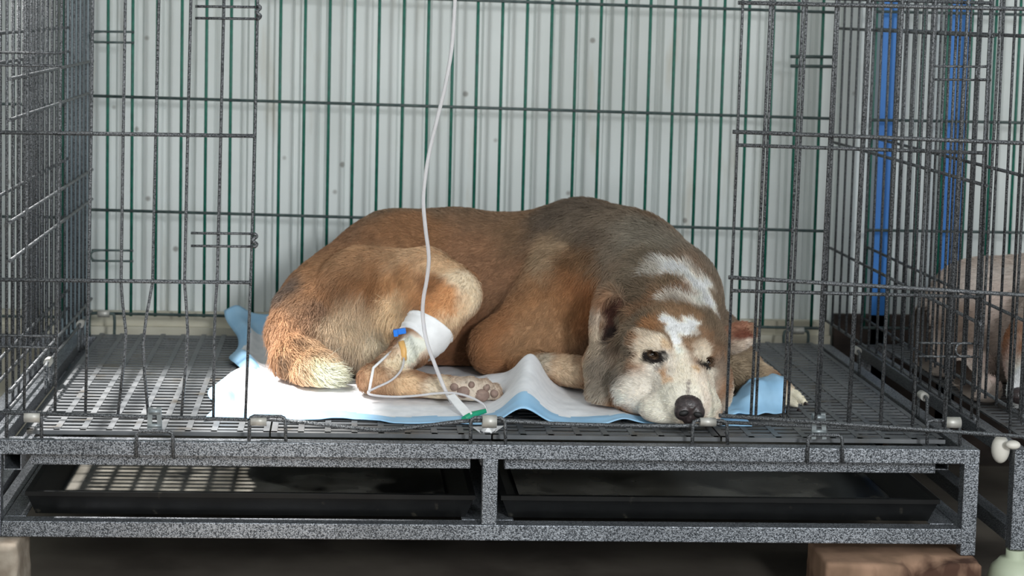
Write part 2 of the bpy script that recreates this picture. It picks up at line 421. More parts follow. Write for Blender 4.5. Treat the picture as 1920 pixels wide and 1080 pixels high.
# staples and sleeves along the front
def staple(x0, x1, ytop, ybot, Y, sleeve=None, r=.0024):
    m = MB(); rr = 9
    pts = [(x0, ybot), (x0 + 1, ytop + rr), (x0 + 3, ytop + 3), (x0 + rr, ytop), (x1 - rr, ytop + 1), (x1 - 3, ytop + 4), (x1 - 1, ytop + rr), (x1, ybot + 1)]
    m.tube([at(*p, Y) for p in pts], r, 8)
    m.build('staple', M['wire'], cage)
    if sleeve: 
        a, b_, ys, h = sleeve
        MB().tube([at(a, ys, Y + .002), at(b_, ys + .5, Y + .002)], h / 1466 / 2, 14).build('hinge_sleeve', M['alu'], cage)
staple(12, 78, 772, 820, .004, (46, 76, 781, 22)); staple(255, 325, 808, 858, -.0035)
staple(467, 536, 780, 826, .004, (470, 500, 789, 19)); staple(882, 948, 783, 831, .004, (904, 931, 790, 25))
staple(1298, 1364, 788, 833, .004, (1312, 1342, 791, 17)); staple(1514, 1580, 815, 867, -.0035); staple(1738, 1800, 788, 834, .004, (1770, 1800, 792, 22))
for px_, py_ in ((290, 786), (1535, 797)):
    m = MB()
    for s in (-1, 1):
        m.bar(at(px_ + s * 8, py_ - 22, YF - .006), at(px_ + s * 10, py_ + 26, YF - .006), .004, .006)
    m.tube([at(px_ - 13, py_ + 12, YF - .006), at(px_ + 13, py_ + 12, YF - .006)], .0032, 10)
    m.tube([at(px_ - 11, py_ - 14, YF - .006), at(px_ + 11, py_ - 14, YF - .006)], .004, 10)
    m.build('latch_clip', M['steel'], cage)

# ------------------------------------------------------------------ slatted floor panels
FZ = .006
def floor_panel(x0, x1, name='slatted_panel', y0=.030, y1=DEP - .018, pitch_x=.0359, pitch_y=.0195):
    org = ((x0 + x1) / 2, (y0 + y1) / 2, .0005)
    m = MB()
    n = int((y1 - y0 - .016) / pitch_y)
    ps = (y1 - y0 - .016) / n
    m.box(x0, x1, y0, y0 + .009, .0005, FZ)
    for k in range(1, n + 1):
        yy = y0 + .008 + k * ps
        m.box(x0, x1, yy - .0102, yy, FZ - .0018, FZ - .0006)
    nx = max(2, round((x1 - x0) / pitch_x)); px_ = (x1 - x0 - .008) / nx
    for k in range(nx + 1):
        xx = x0 + .004 + k * px_
        m.box(xx - .004, xx + .004, y0 + .002, y1, FZ - .0025, FZ)
    return m.build(name, M['plastic'], None, origin=org)
seams = [-.607, -.2885, .004, .309, .612]
fl_lab = ['grey slatted plastic floor panel at the sunlit left end of the cage', 'grey slatted plastic floor panel under the tail and hind paw',
          'grey slatted plastic floor panel under the head and front of the dog', 'grey slatted plastic floor panel at the empty right end beside the far paw']
for i in range(4):
    tag(floor_panel(seams[i] + .0012, seams[i + 1] - .0012), fl_lab[i], 'floor panel', 'slatted floor panels of the cage')

# ------------------------------------------------------------------ drip trays
def tray(x0, x1, label, zr=-.0745, zb=-.1065, y0=.028, y1=.70):
    root = empty('drip_tray', ((x0 + x1) / 2, (y0 + y1) / 2, zb)); tag(root, label, 'tray', 'black drip trays under the cage')
    m = MB(); s = .022
    def ring(x0, x1, y0, y1, z): return [(x0, y0, z), (x1, y0, z), (x1, y1, z), (x0, y1, z)]
    rings = [ring(x0 + .012, x1 - .012, y0 + .008, y1 - .008, zb), ring(x0 + .002, x1 - .002, y0 + .001, y1, zr - .006), ring(x0, x1, y0 - .003, y1 + .003, zr - .006), ring(x0, x1, y0 - .003, y1 + .003, zr),
             ring(x0 + .008, x1 - .008, y0 + .005, y1 - .005, zr), ring(x0 + .008 + s, x1 - .008 - s, y0 + .010, y1 - .016, zb + .003)]
    for r_ in rings: m.v += r_
    for k in range(len(rings) - 1):
        for i in range(4):
            j = (i + 1) % 4
            m.f.append([4 * k + i, 4 * k + j, 4 * k + 4 + j, 4 * k + 4 + i]); m.s.append(False)
    m.f.append([3, 2, 1, 0]); m.s.append(False)
    e = 4 * (len(rings) - 1); m.f.append([e, e + 1, e + 2, e + 3]); m.s.append(False)
    m.build('tray_body', M['black'], root)
    q = MB(); q.box(x0 + .034, x1 - .034, y0 + .014, y1 - .02, zb + .0035, zb + .0055)
    q.build('sediment', M['slurry'], root)
    return root
tray(-.6065, -.0165, 'black plastic drip tray with sunlit wet sediment, under the left half of the cage')
tray(.0175, .606, 'black plastic drip tray in shade, under the right half of the cage')

# ------------------------------------------------------------------ signed distance modelling for the animals
def V3(p): return np.array(p, float)
def rot_xyz(ax, ay, az):
    return np.array(Matrix.Rotation(math.radians(az), 3, 'Z') @ Matrix.Rotation(math.radians(ay), 3, 'Y') @ Matrix.Rotation(math.radians(ax), 3, 'X'))
class SDF:
    def __init__(self, lo, hi, h):
        self.h = h; self.lo = V3(lo)
        self.n = np.ceil((V3(hi) - self.lo) / h).astype(int) + 1
        self.f = np.full(self.n, .08, np.float32)
    def _sub(self, lo, hi):
        i0 = np.clip(np.floor((lo - self.lo) / self.h).astype(int), 0, self.n - 1); i1 = np.clip(np.ceil((hi - self.lo) / self.h).astype(int) + 1, 1, self.n)
        ax = [(self.lo[k] + np.arange(i0[k], i1[k]) * self.h).astype(np.float32) for k in range(3)]
        g = np.stack(np.meshgrid(*ax, indexing='ij'), -1)
        return tuple(slice(i0[k], i1[k]) for k in range(3)), g
    def _join(self, sl, d, k, sub=False):
        a = self.f[sl]
        if sub:
            d = -d; h = np.maximum(k - np.abs(a - d), 0) / k; self.f[sl] = np.maximum(a, d) + h * h * k * .25
        else:
            h = np.maximum(k - np.abs(a - d), 0) / k; self.f[sl] = np.minimum(a, d) - h * h * k * .25
    def cap(self, a, b, ra, rb, k=.012, sub=False):
        a, b = V3(a), V3(b); m = max(ra, rb) + .05
        sl, g = self._sub(np.minimum(a, b) - m, np.maximum(a, b) + m)
        ab = (b - a).astype(np.float32); t = np.clip(((g - a.astype(np.float32)) @ ab) / max(float(ab @ ab), 1e-9), 0, 1)
        d = np.linalg.norm(g - (a.astype(np.float32) + t[..., None] * ab), axis=-1) - (ra + (rb - ra) * t)
        self._join(sl, d, k, sub)
    def chain(self, pts, k=.012):
        for (a, ra), (b, rb) in zip(pts[:-1], pts[1:]): self.cap(a, b, ra, rb, k)
    def ell(self, c, r, k=.012, R=None, sub=False):
        c = V3(c); r = V3(r); m = max(r) + .05
        sl, g = self._sub(c - m, c + m)
        q = g - c.astype(np.float32)
        if R is not None: q = q @ R.astype(np.float32)
        k0 = np.linalg.norm(q / r, axis=-1); k1 = np.linalg.norm(q / (r * r), axis=-1) + 1e-6
        self._join(sl, k0 * (k0 - 1) / k1, k, sub)
    def floor(self, z):
        zz = (self.lo[2] + np.arange(self.n[2]) * self.h).astype(np.float32)
        self.f = np.maximum(self.f, (z - zz)[None, None, :])
    def mesh(self):
        f = self.f; ins = f < 0
        c = np.zeros(tuple(self.n - 1), np.int8)
        for i in (0, 1):
            for j in (0, 1):
                for k in (0, 1):
                    c += ins[i:self.n[0] - 1 + i, j:self.n[1] - 1 + j, k:self.n[2] - 1 + k]
        act = (c > 0) & (c < 8); idx = np.argwhere(act); vid = np.full(act.shape, -1, np.int64); vid[act] = np.arange(len(idx))
        acc = np.zeros((len(idx), 3)); cnt = np.zeros(len(idx))
        cor = [(i, j, k) for i in (0, 1) for j in (0, 1) for k in (0, 1)]
        for a in cor:
            for ax in range(3):
                if a[ax] == 0:
                    b = list(a); b[ax] = 1
                    fa = f[idx[:, 0] + a[0], idx[:, 1] + a[1], idx[:, 2] + a[2]]; fb = f[idx[:, 0] + b[0], idx[:, 1] + b[1], idx[:, 2] + b[2]]
                    m = (fa < 0) != (fb < 0); t = np.where(m, fa / np.where(m, fa - fb, 1), 0)
                    p = np.tile(V3(a), (len(idx), 1)); p[:, ax] += t
                    acc[m] += p[m]; cnt[m] += 1
        verts = self.lo + (idx + acc / cnt[:, None]) * self.h
        quads = []
        for ax in range(3):
            u, v = (ax + 1) % 3, (ax + 2) % 3
            sa = [slice(None)] * 3; sb = [slice(None)] * 3; sa[ax] = slice(0, -1); sb[ax] = slice(1, None)
            A, B = ins[tuple(sa)], ins[tuple(sb)]
            e = np.argwhere(A != B); e = e[(e[:, u] > 0) & (e[:, v] > 0) & (e[:, u] < self.n[u] - 1) & (e[:, v] < self.n[v] - 1)]
            flip = A[e[:, 0], e[:, 1], e[:, 2]]
            def cell(du, dv):
                q = e.copy(); q[:, u] -= du; q[:, v] -= dv; return vid[q[:, 0], q[:, 1], q[:, 2]]
            Q = np.stack([cell(1, 1), cell(0, 1), cell(0, 0), cell(1, 0)], 1)
            Q[~flip] = Q[~flip][:, ::-1]
            quads.append(Q)
        Q = np.concatenate(quads); Q = Q[(Q >= 0).all(1)]
        return verts, Q
def vnoise(p, s, seed=0):
    """smooth value noise, 0..1"""
    q = p * s + seed * 17.3; i = np.floor(q).astype(np.int64); f = q - i; f = f * f * (3 - 2 * f); out = 0
    def hsh(a): 
        n = (a[:, 0] * 73856093) ^ (a[:, 1] * 19349663) ^ (a[:, 2] * 83492791) ^ (seed * 2654435)
        n = (n ^ (n >> 13)) * 1274126177 & 0x7fffffff
        return ((n ^ (n >> 16)) & 0xffff) / 65535.0
    for a in (0, 1):
        for b in (0, 1):
            for c in (0, 1):
                w_ = (f[:, 0] if a else 1 - f[:, 0]) * (f[:, 1] if b else 1 - f[:, 1]) * (f[:, 2] if c else 1 - f[:, 2])
                out = out + w_ * hsh(i + np.array([a, b, c]))
    return out
from mathutils.bvhtree import BVHTree
def coat_mat(name, rough=.75, noise_amt=.25):
    t = NT(name); t.set(Roughness=rough); t.b.inputs['Specular IOR Level'].default_value = .22
    a = t.n('ShaderNodeAttribute', _attribute_name='coat')
    tc = t.n('ShaderNodeTexCoord'); nz = t.n('ShaderNodeTexNoise', Scale=120, Detail=4); t.l(tc.outputs['Object'], nz.inputs['Vector'])
    mr = t.n('ShaderNodeMapRange'); mr.inputs['To Min'].default_value = 1 - noise_amt; mr.inputs['To Max'].default_value = 1 + noise_amt; t.l(nz.outputs['Fac'], mr.inputs['Value'])
    mx = t.n('ShaderNodeMix', _data_type='RGBA', _blend_type='MULTIPLY'); mx.inputs['Factor'].default_value = 1
    t.l(a.outputs['Color'], mx.inputs['A']); t.l(mr.outputs[0], mx.inputs['B']); t.l(mx.outputs['Result'], t.b.inputs['Base Color'])
    return t.m
M['skin'] = coat_mat('dog coat undercoat'); M['hair'] = coat_mat('dog coat hair', .55, .12)
class Animal:
    def __init__(self, sdf):
        self.v, self.q = sdf.mesh()
        self.smooth(3)
        self.bvh = BVHTree.FromPolygons([tuple(p) for p in self.v], [tuple(int(i) for i in q) for q in self.q])
        self.blobs = []; self.lens = []; self.flows = []
    def smooth(self, it):
        v, q = self.v, self.q
        e = np.concatenate([q[:, [0, 1]], q[:, [1, 2]], q[:, [2, 3]], q[:, [3, 0]]]); 
        for k in range(it):
            acc = np.zeros_like(v); cnt = np.zeros(len(v))
            for a, b in ((0, 1), (1, 0)):
                np.add.at(acc, e[:, a], v[e[:, b]]); np.add.at(cnt, e[:, a], 1)
            v = v + (.5 if k % 2 == 0 else -.32) * (acc / np.maximum(cnt, 1)[:, None] - v)
        self.v = v
    def surf(self, px, py):
        d = Vector(_ray(px, py)).normalized()
        h = self.bvh.ray_cast(Vector(CAM), d)
        return (np.array(h[0]), np.array(h[1])) if h[0] is not None else (None, None)
    def paint(self, px, py, r, c, s=1.0, soft=.5):
        p, _ = self.surf(px, py)
        if p is None: print('paint miss', px, py); return
        self.blobs.append((p, r, srgb(*c), s, soft))
    def color(self, P, base, topc=None):
        W = P + (np.stack([vnoise(P, 38, 1), vnoise(P, 38, 2), vnoise(P, 38, 3)], 1) - .5) * .022 + (np.stack([vnoise(P, 120, 4), vnoise(P, 120, 5), vnoise(P, 120, 6)], 1) - .5) * .009
        c = np.tile(V3(base), (len(P), 1))
        if topc is not None:
            t = np.clip((W[:, 2] - .205) / .05, 0, 1)[:, None]; c = c * (1 - t) + V3(topc) * t
        for p, r, col, s, soft in self.blobs:
            r = r if isinstance(r, (tuple, list)) else (r, r, r)
            d = np.linalg.norm((W - p) / V3(r), axis=1)
            t = np.clip((1 + soft - d) / (2 * soft), 0, 1); t = (t * t * (3 - 2 * t) * s)[:, None]
            c = c * (1 - t) + V3(col) * t
        g_ = (c * V3([.3, .55, .15])).sum(1)[:, None]
        return np.minimum((g_ + (c - g_) * .92) * 1.28, .80)
    def build(self, name, root, base, topc, mat):
        org = V3(root.location); me = bpy.data.meshes.new(name)
        me.from_pydata((self.v - org).tolist(), [], self.q.tolist()); me.update()
        me.polygons.foreach_set('use_smooth', [True] * len(me.polygons)); me.materials.append(mat)
        self.base, self.topc = base, topc
        col = self.color(self.v, base, topc); at_ = me.attributes.new('coat', 'FLOAT_COLOR', 'POINT')
        at_.data.foreach_set('color', np.concatenate([col, np.ones((len(col), 1))], 1).astype(np.float32).ravel())
        o = bpy.data.objects.new(name, me); COL.objects.link(o); o.parent = root
        self.obj = o; return o
    def fur(self, root, mat, count, zmin=.02, default_len=.011, r0=.00034, lay=.72, keep=None):
        v, q = self.v, self.q; rng = np.random.default_rng(5)
        tri = np.concatenate([q[:, [0, 1, 2]], q[:, [0, 2, 3]]]); a, b, c = v[tri[:, 0]], v[tri[:, 1]], v[tri[:, 2]]
        cr = np.cross(b - a, c - a); ar = np.linalg.norm(cr, axis=1); nr = cr / np.maximum(ar, 1e-12)[:, None]
        pr = ar / ar.sum(); ti = rng.choice(len(tri), count, p=pr)
        u = rng.random((count, 2)); sw = u.sum(1) > 1; u[sw] = 1 - u[sw]
        P = a[ti] + u[:, :1] * (b - a)[ti] + u[:, 1:] * (c - a)[ti]; N = nr[ti]
        # outward check is given by the winding
        L = np.full(count, default_len); wS = np.full(count, 1.0)
        for p, r, l in self.lens:
            w_ = np.exp(-(np.linalg.norm(P - p, axis=1) / r) ** 2) * 6; L = L + 0; wS += w_; L = (L * (wS - w_) + l * w_) / wS
        fp = np.array([f_[0] for f_ in self.flows]); fd = np.array([V3(f_[1]) / np.linalg.norm(f_[1]) for f_ in self.flows])
        D = np.zeros((count, 3)); W = np.zeros(count)
        for p, d in zip(fp, fd):
            w_ = 1 / (np.linalg.norm(P - p, axis=1) ** 2 + 4e-4) ** 1.5; D += w_[:, None] * d
        D /= np.linalg.norm(D, axis=1)[:, None] + 1e-9
        T = D - N * (D * N).sum(1)[:, None]; T /= np.linalg.norm(T, axis=1)[:, None] + 1e-6
        # clumps and stray
        cl = np.stack([vnoise(P, 75, 7), vnoise(P, 75, 8), vnoise(P, 75, 9)], 1) - .5
        st = rng.normal(0, 1, (count, 3))
        T = T + cl * 1.0 + st * .28; T -= N * (T * N).sum(1)[:, None]; T /= np.linalg.norm(T, axis=1)[:, None] + 1e-6
        lift = (1 - lay) * (.75 + .5 * rng.random(count))[:, None]
        d0 = T * lay + N * (lift + .18); d0 /= np.linalg.norm(d0, axis=1)[:, None]
        d1 = T + N * lift * .35; d1 /= np.linalg.norm(d1, axis=1)[:, None]
        L = L * (.65 + .6 * rng.random(count)) 
        sel = (P[:, 2] > zmin) & (L > .0012)
        if keep is not None: sel &= keep(P)
        P, N, d0, d1, L = P[sel], N[sel], d0[sel], d1[sel], L[sel]; n = len(P)
        pts = np.empty((n, 4, 3)); pts[:, 0] = P - N * .0008
        pts[:, 1] = pts[:, 0] + d0 * (L / 3)[:, None]; m_ = d0 * .5 + d1 * .5
        pts[:, 2] = pts[:, 1] + m_ * (L / 3)[:, None]; pts[:, 3] = pts[:, 2] + d1 * (L / 3)[:, None]
        pts[:, :, 2] = np.maximum(pts[:, :, 2], .0165)
        col = self.color(P, self.base, self.topc) * (.78 + .44 * rng.random(n))[:, None] * (.72 + .32 * vnoise(P, 70, 12) + .26 * vnoise(P, 190, 13))[:, None]
        hc = bpy.data.hair_curves.new('fur'); hc.add_curves([4] * n)
        hc.position_data.foreach_set('vector', (pts - V3(root.location)).astype(np.float32).ravel())
        ra = hc.attributes.get('radius') or hc.attributes.new('radius', 'FLOAT', 'POINT')
        sz = (.7 + .6 * rng.random(n))[:, None] * np.array([1.0, .9, .65, .15])[None] * r0
        ra.data.foreach_set('value', sz.astype(np.float32).ravel())
        ca = hc.attributes.new('coat', 'FLOAT_COLOR', 'CURVE')
        ca.data.foreach_set('color', np.concatenate([np.clip(col, 0, 1), np.ones((n, 1))], 1).astype(np.float32).ravel())
        hc.materials.append(mat)
        o = bpy.data.objects.new('fur', hc); COL.objects.link(o); o.parent = root; o['kind'] = 'stuff'
        return o

# ------------------------------------------------------------------ the dog
s_ = SDF((at(495, 600, .45)[0], .0, -.004), (at(1525, 700, .2)[0] + .01, .70, .285), .0034)
A_ = at
trunk = [(A_(662, 560, .50), .088), (A_(745, 535, .53), .112), (A_(855, 532, .55), .113), (A_(985, 530, .53), .103),
         (A_(1090, 502, .49), .098), (A_(1172, 528, .42), .100), (A_(1242, 566, .33), .082), (A_(1264, 605, .25), .066)]
s_.chain(trunk, .03)
s_.ell(A_(602, 592, .46), (.070, .075, .075), .03)
s_.cap(A_(590, 625, .41), A_(725, 630, .40), .062, .052, .02)
s_.ell(A_(1040, 600, .45), (.10, .09, .085), .03)
s_.cap(A_(800, 610, .52), A_(960, 610, .50), .08, .08, .03)
# near thigh, shank, hock, foot
s_.cap(A_(690, 560, .42), A_(800, 540, .375), .079, .056, .010)
s_.cap(A_(800, 538, .375), A_(850, 546, .345), .056, .040, .012)
s_.chain([(A_(852, 556, .335), .037), (A_(812, 606, .31), .034), (A_(775, 650, .285), .026), (A_(735, 688, .262), .019), (A_(708, 706, .25), .020)], .012)
s_.cap(A_(790, 580, .345), A_(755, 600, .345), .034, .03, .016)
s_.ell(A_(699, 712, .243), (.022, .02, .020), .008)
s_.chain([(A_(706, 716, .24), .020), (A_(770, 722, .233), .019), (A_(830, 730, .225), .0175), (A_(880, 735, .22), .021)], .01)
s_.ell(A_(893, 736, .22), (.033, .020, .016), .008)
for x_, y_, r_ in ((852, 719, .0085), (880, 716, .0075), (908, 720, .0085), (928, 730, .009), (933, 746, .009)):
    s_.ell(A_(x_, y_, .212), (r_, r_ * 1.4, r_), .005)
# tail
s_.chain([(A_(548, 575, .43), .026), (A_(543, 625, .395), .030), (A_(556, 668, .35), .030), (A_(588, 695, .315), .026), (A_(608, 703, .30), .016)], .012)
# near foreleg
s_.cap(A_(1065, 545, .41), A_(975, 630, .385), .072, .050, .014)
s_.cap(A_(930, 652, .385), A_(1050, 645, .375), .042, .044, .014)
s_.cap(A_(985, 684, .335), A_(1105, 700, .27), .023, .022, .010)
s_.ell(A_(1038, 692, .295), (.030, .020, .017), .005); s_.ell(A_(1086, 697, .28), (.030, .022, .018), .005)
s_.ell(A_(1128, 722, .255), (.022, .022, .016), .006)
# far foreleg
s_.chain([(A_(1330, 640, .32), .05), (A_(1380, 690, .27), .032), (A_(1428, 724, .235), .025), (A_(1466, 738, .208), .019)], .012)
for tp_ in (((1468, 728), (1494, 740), (1508, 755)), ((1464, 741), (1485, 755), (1495, 767)), ((1458, 752), (1468, 764), (1474, 772))):
    s_.chain([(A_(*tp_[0], .198), .0068), (A_(*tp_[1], .190), .0062), (A_(*tp_[2], .180), .0048)], .001)
# head
s_.ell(A_(1262, 650, .195), (.075, .085, .066), .018)
s_.ell(A_(1180, 655, .235), (.052, .06, .062), .015)
s_.cap(A_(1150, 690, .225), A_(1138, 735, .20), .044, .028, .014)
s_.cap(A_(1272, 692, .140), A_(1290, 752, .074), .050, .035, .014)
s_.cap(A_(1276, 650, .135), A_(1289, 715, .085), .026, .022, .012)
s_.ell(A_(1203, 728, .15), (.040, .042, .042), .012); s_.ell(A_(1340, 722, .145), (.024, .038, .040), .012)
s_.ell(A_(1238, 768, .098), (.028, .032, .024), .010); s_.ell(A_(1328, 768, .085), (.016, .028, .024), .010)
s_.cap(A_(1150, 745, .185), A_(1195, 775, .15), .016, .014, .008)
s_.cap(A_(1200, 640, .135), A_(1240, 646, .118), .017, .015, .010); s_.cap(A_(1306, 653, .120), A_(1338, 661, .132), .012, .012, .010)
s_.cap(A_(1195, 686, .128), A_(1240, 694, .112), .014, .012, .008); s_.cap(A_(1310, 698, .110), A_(1345, 700, .122), .010, .012, .008)
# ears
Re = rot_xyz(0, 8, 25)
s_.ell(A_(1140, 605, .235), (.028, .020, .051), .005, Re)
s_.ell(A_(1148, 606, .214), (.0165, .026, .041), .003, Re, sub=True)
Rr = rot_xyz(0, -28, -15)
s_.ell(A_(1378, 634, .215), (.034, .013, .021), .008, Rr)
s_.ell(A_(1388, 630, .200), (.020, .010, .010), .004, Rr, sub=True)
# eye sockets
for x_, y_ in ((1222, 665), (1325, 679)):
    s_.ell(A_(x_, y_, .118), (.0125, .014, .0075), .004, rot_xyz(0, 8, 0), sub=True)
s_.floor(.0135)
dog = empty('dog', tuple(A_(900, 690, .35)[:2]) + (.0135,))
tag(dog, 'brown and grey dog with a white muzzle lying curled on the pad', 'dog')
an = Animal(s_)
B = an.paint
TAN, ORG, CRM, WHT = (168, 128, 90), (146, 96, 56), (206, 188, 160), (222, 217, 208)
B(980, 430, .05, (118, 92, 68)); B(1085, 405, .075, (92, 80, 68)); B(1150, 440, .075, (116, 102, 86)); B(1235, 450, .06, (124, 116, 102))
B(1030, 520, .06, (146, 112, 80)); B(1040, 470, .04, (150, 126, 98)); B(1110, 440, .03, (82, 70, 58), .7); B(1085, 500, .035, (112, 84, 58)); B(1085, 570, .045, ORG); B(1020, 590, .05, (150, 108, 70)); B(1180, 520, .05, (116, 100, 82))
B(900, 560, .07, (132, 90, 56), .8); B(770, 430, .06, (140, 100, 66), .8); B(850, 640, .06, (112, 72, 44), .8); B(1000, 620, .04, (158, 118, 80), .7)
# haunch
B(600, 520, .075, (150, 112, 78)); B(700, 480, .060, (168, 130, 94)); B(780, 475, .045, (186, 152, 116)); B(640, 570, .06, (138, 100, 68)); B(700, 560, .045, (136, 94, 58)); B(755, 545, .035, (168, 124, 82)); B(840, 500, .030, (196, 166, 130))
B(872, 545, .036, CRM); B(850, 590, .026, (204, 178, 144)); B(820, 560, .028, (186, 132, 84)); B(812, 530, .016, (130, 86, 50), .8); B(800, 600, .018, (190, 136, 86))
B(540, 540, .03, (96, 80, 68)); B(560, 580, .035, (136, 106, 80)); B(600, 620, .04, (146, 112, 84)); B(670, 625, .05, (196, 174, 144)); B(735, 590, .03, (208, 180, 142)); B(640, 680, .04, (190, 170, 146)); B(720, 640, .025, (206, 190, 164)); B(600, 575, .02, (120, 92, 70))
B(535, 610, .03, (160, 120, 86)); B(548, 660, .03, (166, 128, 92)); B(532, 680, .012, (90, 74, 60), .8); B(610, 700, .034, (206, 186, 152)); B(580, 650, .02, (170, 138, 104)); B(608, 703, .024, (232, 216, 186)); B(560, 640, .012, (110, 84, 62), .7)
B(697, 705, .024, (180, 144, 110)); B(740, 675, .02, (214, 190, 160)); B(760, 725, .022, (204, 172, 134)); B(820, 732, .022, (200, 184, 160)); B(890, 735, .034, (186, 172, 156)); B(775, 655, .02, (224, 212, 194))
# forelegs
B(940, 645, .05, (152, 106, 68)); B(1010, 640, .045, (150, 114, 80)); B(1015, 676, .020, (176, 164, 146)); B(1062, 693, .026, (182, 158, 130)); B(1100, 695, .02, (180, 160, 134)); B(1125, 722, .022, (176, 166, 150))
B(1395, 690, .03, (196, 178, 150)); B(1385, 720, .022, (120, 100, 80)); B(1490, 748, .03, (214, 200, 178))
# neck and collar
an.blobs.append((A_(1320, 610, .27), .085, srgb(124, 106, 88), 1, .4)); an.blobs.append((A_(1360, 690, .2), .05, srgb(124, 106, 90), 1, .4)); an.blobs.append((A_(1372, 705, .24), .045, srgb(150, 132, 108), 1, .5)); an.blobs.append((A_(1372, 768, .13), .03, srgb(190, 176, 158), 1, .5)); an.blobs.append((A_(1300, 520, .36), .08, srgb(120, 108, 94), 1, .4))
B(1210, 500, .035, (112, 100, 84)); B(1255, 507, .018, (214, 210, 204)); B(1285, 512, .022, WHT); B(1312, 540, .024, WHT); B(1325, 572, .018, WHT); B(1225, 512, .014, (176, 170, 160)); B(1255, 560, .013, WHT); B(1285, 562, .016, WHT); B(1305, 566, .016, WHT); B(1328, 545, .020, WHT); B(1337, 575, .016, WHT); B(1336, 596, .010, (150, 130, 108)); B(1245, 535, .017, (120, 100, 78)); B(1268, 532, .010, (128, 106, 82))
B(1195, 560, .03, (112, 96, 78)); B(1150, 640, .03, (142, 128, 110)); B(1130, 690, .035, (128, 116, 102))
# head
B(1262, 600, .060, (128, 104, 80)); B(1300, 590, .030, (136, 106, 78)); B(1340, 620, .03, (120, 100, 80)); B(1185, 620, .035, (112, 96, 78)); B(1225, 612, .020, (146, 104, 68)); B(1322, 630, .014, (132, 102, 76)); B(1180, 670, .030, (138, 122, 104)); B(1160, 705, .022, (112, 102, 90)); B(1355, 690, .020, (126, 108, 92)); B(1362, 650, .022, (118, 98, 80)); B(1345, 760, .018, (214, 200, 182)); B(1330, 790, .016, (214, 204, 188)); B(1245, 792, .016, (214, 206, 194)); B(1180, 775, .016, (196, 186, 172)); B(1340, 600, .025, (122, 104, 84)); B(1345, 570, .02, (130, 112, 92))
B(1270, 740, .050, (212, 202, 188)); B(1235, 740, .040, (212, 202, 188)); B(1195, 735, .030, (206, 198, 186)); B(1160, 745, .016, (210, 202, 190)); B(1340, 735, .026, (212, 200, 184)); B(1280, 690, .026, (210, 198, 180)); B(1240, 690, .022, (204, 196, 184)); B(1335, 700, .014, (208, 198, 182))
B(1210, 650, .018, (202, 188, 168)); B(1235, 645, .014, (202, 188, 168)); B(1318, 658, .015, (202, 188, 168)); B(1280, 660, .014, (210, 200, 184))
B(1256, 601, .011, WHT, 1, .3); B(1297, 602, .012, WHT, 1, .3); B(1268, 614, .011, WHT, 1, .3); B(1288, 616, .013, WHT, 1, .3); B(1279, 632, .011, WHT, 1, .3); B(1278, 650, .008, WHT, .8, .5)
B(1248, 690, .008, (184, 138, 92), .8); B(1252, 706, .008, (196, 156, 112), .7); B(1311, 692, .007, (186, 150, 104), .8); B(1250, 655, .006, (190, 160, 120), .6)
B(1222, 666, (.0150, .02, .0072), (34, 29, 27), 1, .25); B(1237, 671, (.009, .02, .005), (34, 29, 27), 1, .3); B(1325, 680, (.0125, .02, .0070), (34, 29, 27), 1, .25); B(1239, 688, .004, (90, 80, 76), .6)
B(1284, 716, .0042, (112, 104, 100), .8, .3); B(1282, 728, .0042, (120, 112, 106), .8, .3)
B(1215, 790, .008, (60, 54, 48), .6)
# ears
B(1122, 600, .022, (156, 138, 120)); B(1120, 640, .022, (162, 146, 126)); B(1148, 604, (.0165, .04, .038), (62, 36, 28), 1, .25); B(1152, 632, (.011, .04, .016), (42, 34, 31), .9, .4); B(1170, 595, .012, (118, 104, 86))
B(1385, 615, .018, (140, 96, 74)); B(1392, 632, (.016, .02, .01), (112, 66, 50), 1, .4); B(1380, 655, .012, (178, 160, 142)); B(1402, 648, .010, (196, 180, 164))
base, topc = srgb(136, 100, 72), srgb(112, 92, 72)
body = an.build('body', dog, base, topc, M['skin'])
# hair direction and length
Fl = lambda px, py, d: an.flows.append((an.surf(px, py)[0], d))
for px_, py_, d in ((620, 500, (-.8, -.2, -.6)), (700, 470, (-.3, -.1, -1)), (780, 430, (-1, 0, -.3)), (900, 450, (-1, -.1, -.35)), (900, 600, (-1, -.2, -.5)), (1000, 450, (-1, -.1, -.5)), (1090, 420, (-.9, -.2, -.6)), (1180, 430, (-.8, -.3, -.4)),
                    (1250, 470, (-.6, .3, .5)), (1300, 530, (-.2, .5, .7)), (1100, 540, (-.5, -.2, -.9)), (1000, 620, (-.5, -.2, -.7)), (930, 650, (-.7, -.3, -.3)), (1040, 690, (.8, -.3, -.2)), (650, 620, (-.1, -.5, -1)), (720, 620, (-.1, -.5, -1)), (590, 610, (-.2, -.5, -1)),
                    (540, 620, (.1, -.5, -1)), (560, 670, (.7, -.5, -.6)), (610, 700, (1, -.2, -.3)), (850, 520, (-.5, 0, -.6)), (870, 560, (-.2, 0, -1)), (800, 620, (-.6, 0, -.8)), (800, 728, (1, 0, 0)), (700, 710, (.3, -.2, -.8)),
                    (1280, 740, (-.1, .9, .5)), (1280, 690, (0, .6, .8)), (1280, 620, (0, .7, .6)), (1220, 640, (-.6, .5, .5)), (1200, 730, (-.9, .3, .0)), (1240, 770, (-.8, .2, -.2)), (1345, 730, (.8, .4, 0)), (1330, 660, (.5, .6, .5)),
                    (1170, 670, (-.6, .1, -.7)), (1140, 700, (-.4, 0, -.9)), (1220, 580, (-.3, .7, .4)), (1130, 640, (-.2, -.2, -1)), (1385, 640, (.8, 0, .3)), (1400, 700, (.8, -.1, -.4)), (1490, 748, (.9, -.2, -.3))):
    Fl(px_, py_, d)
Le = lambda px, py, r, l: an.lens.append((an.surf(px, py)[0], r, l))
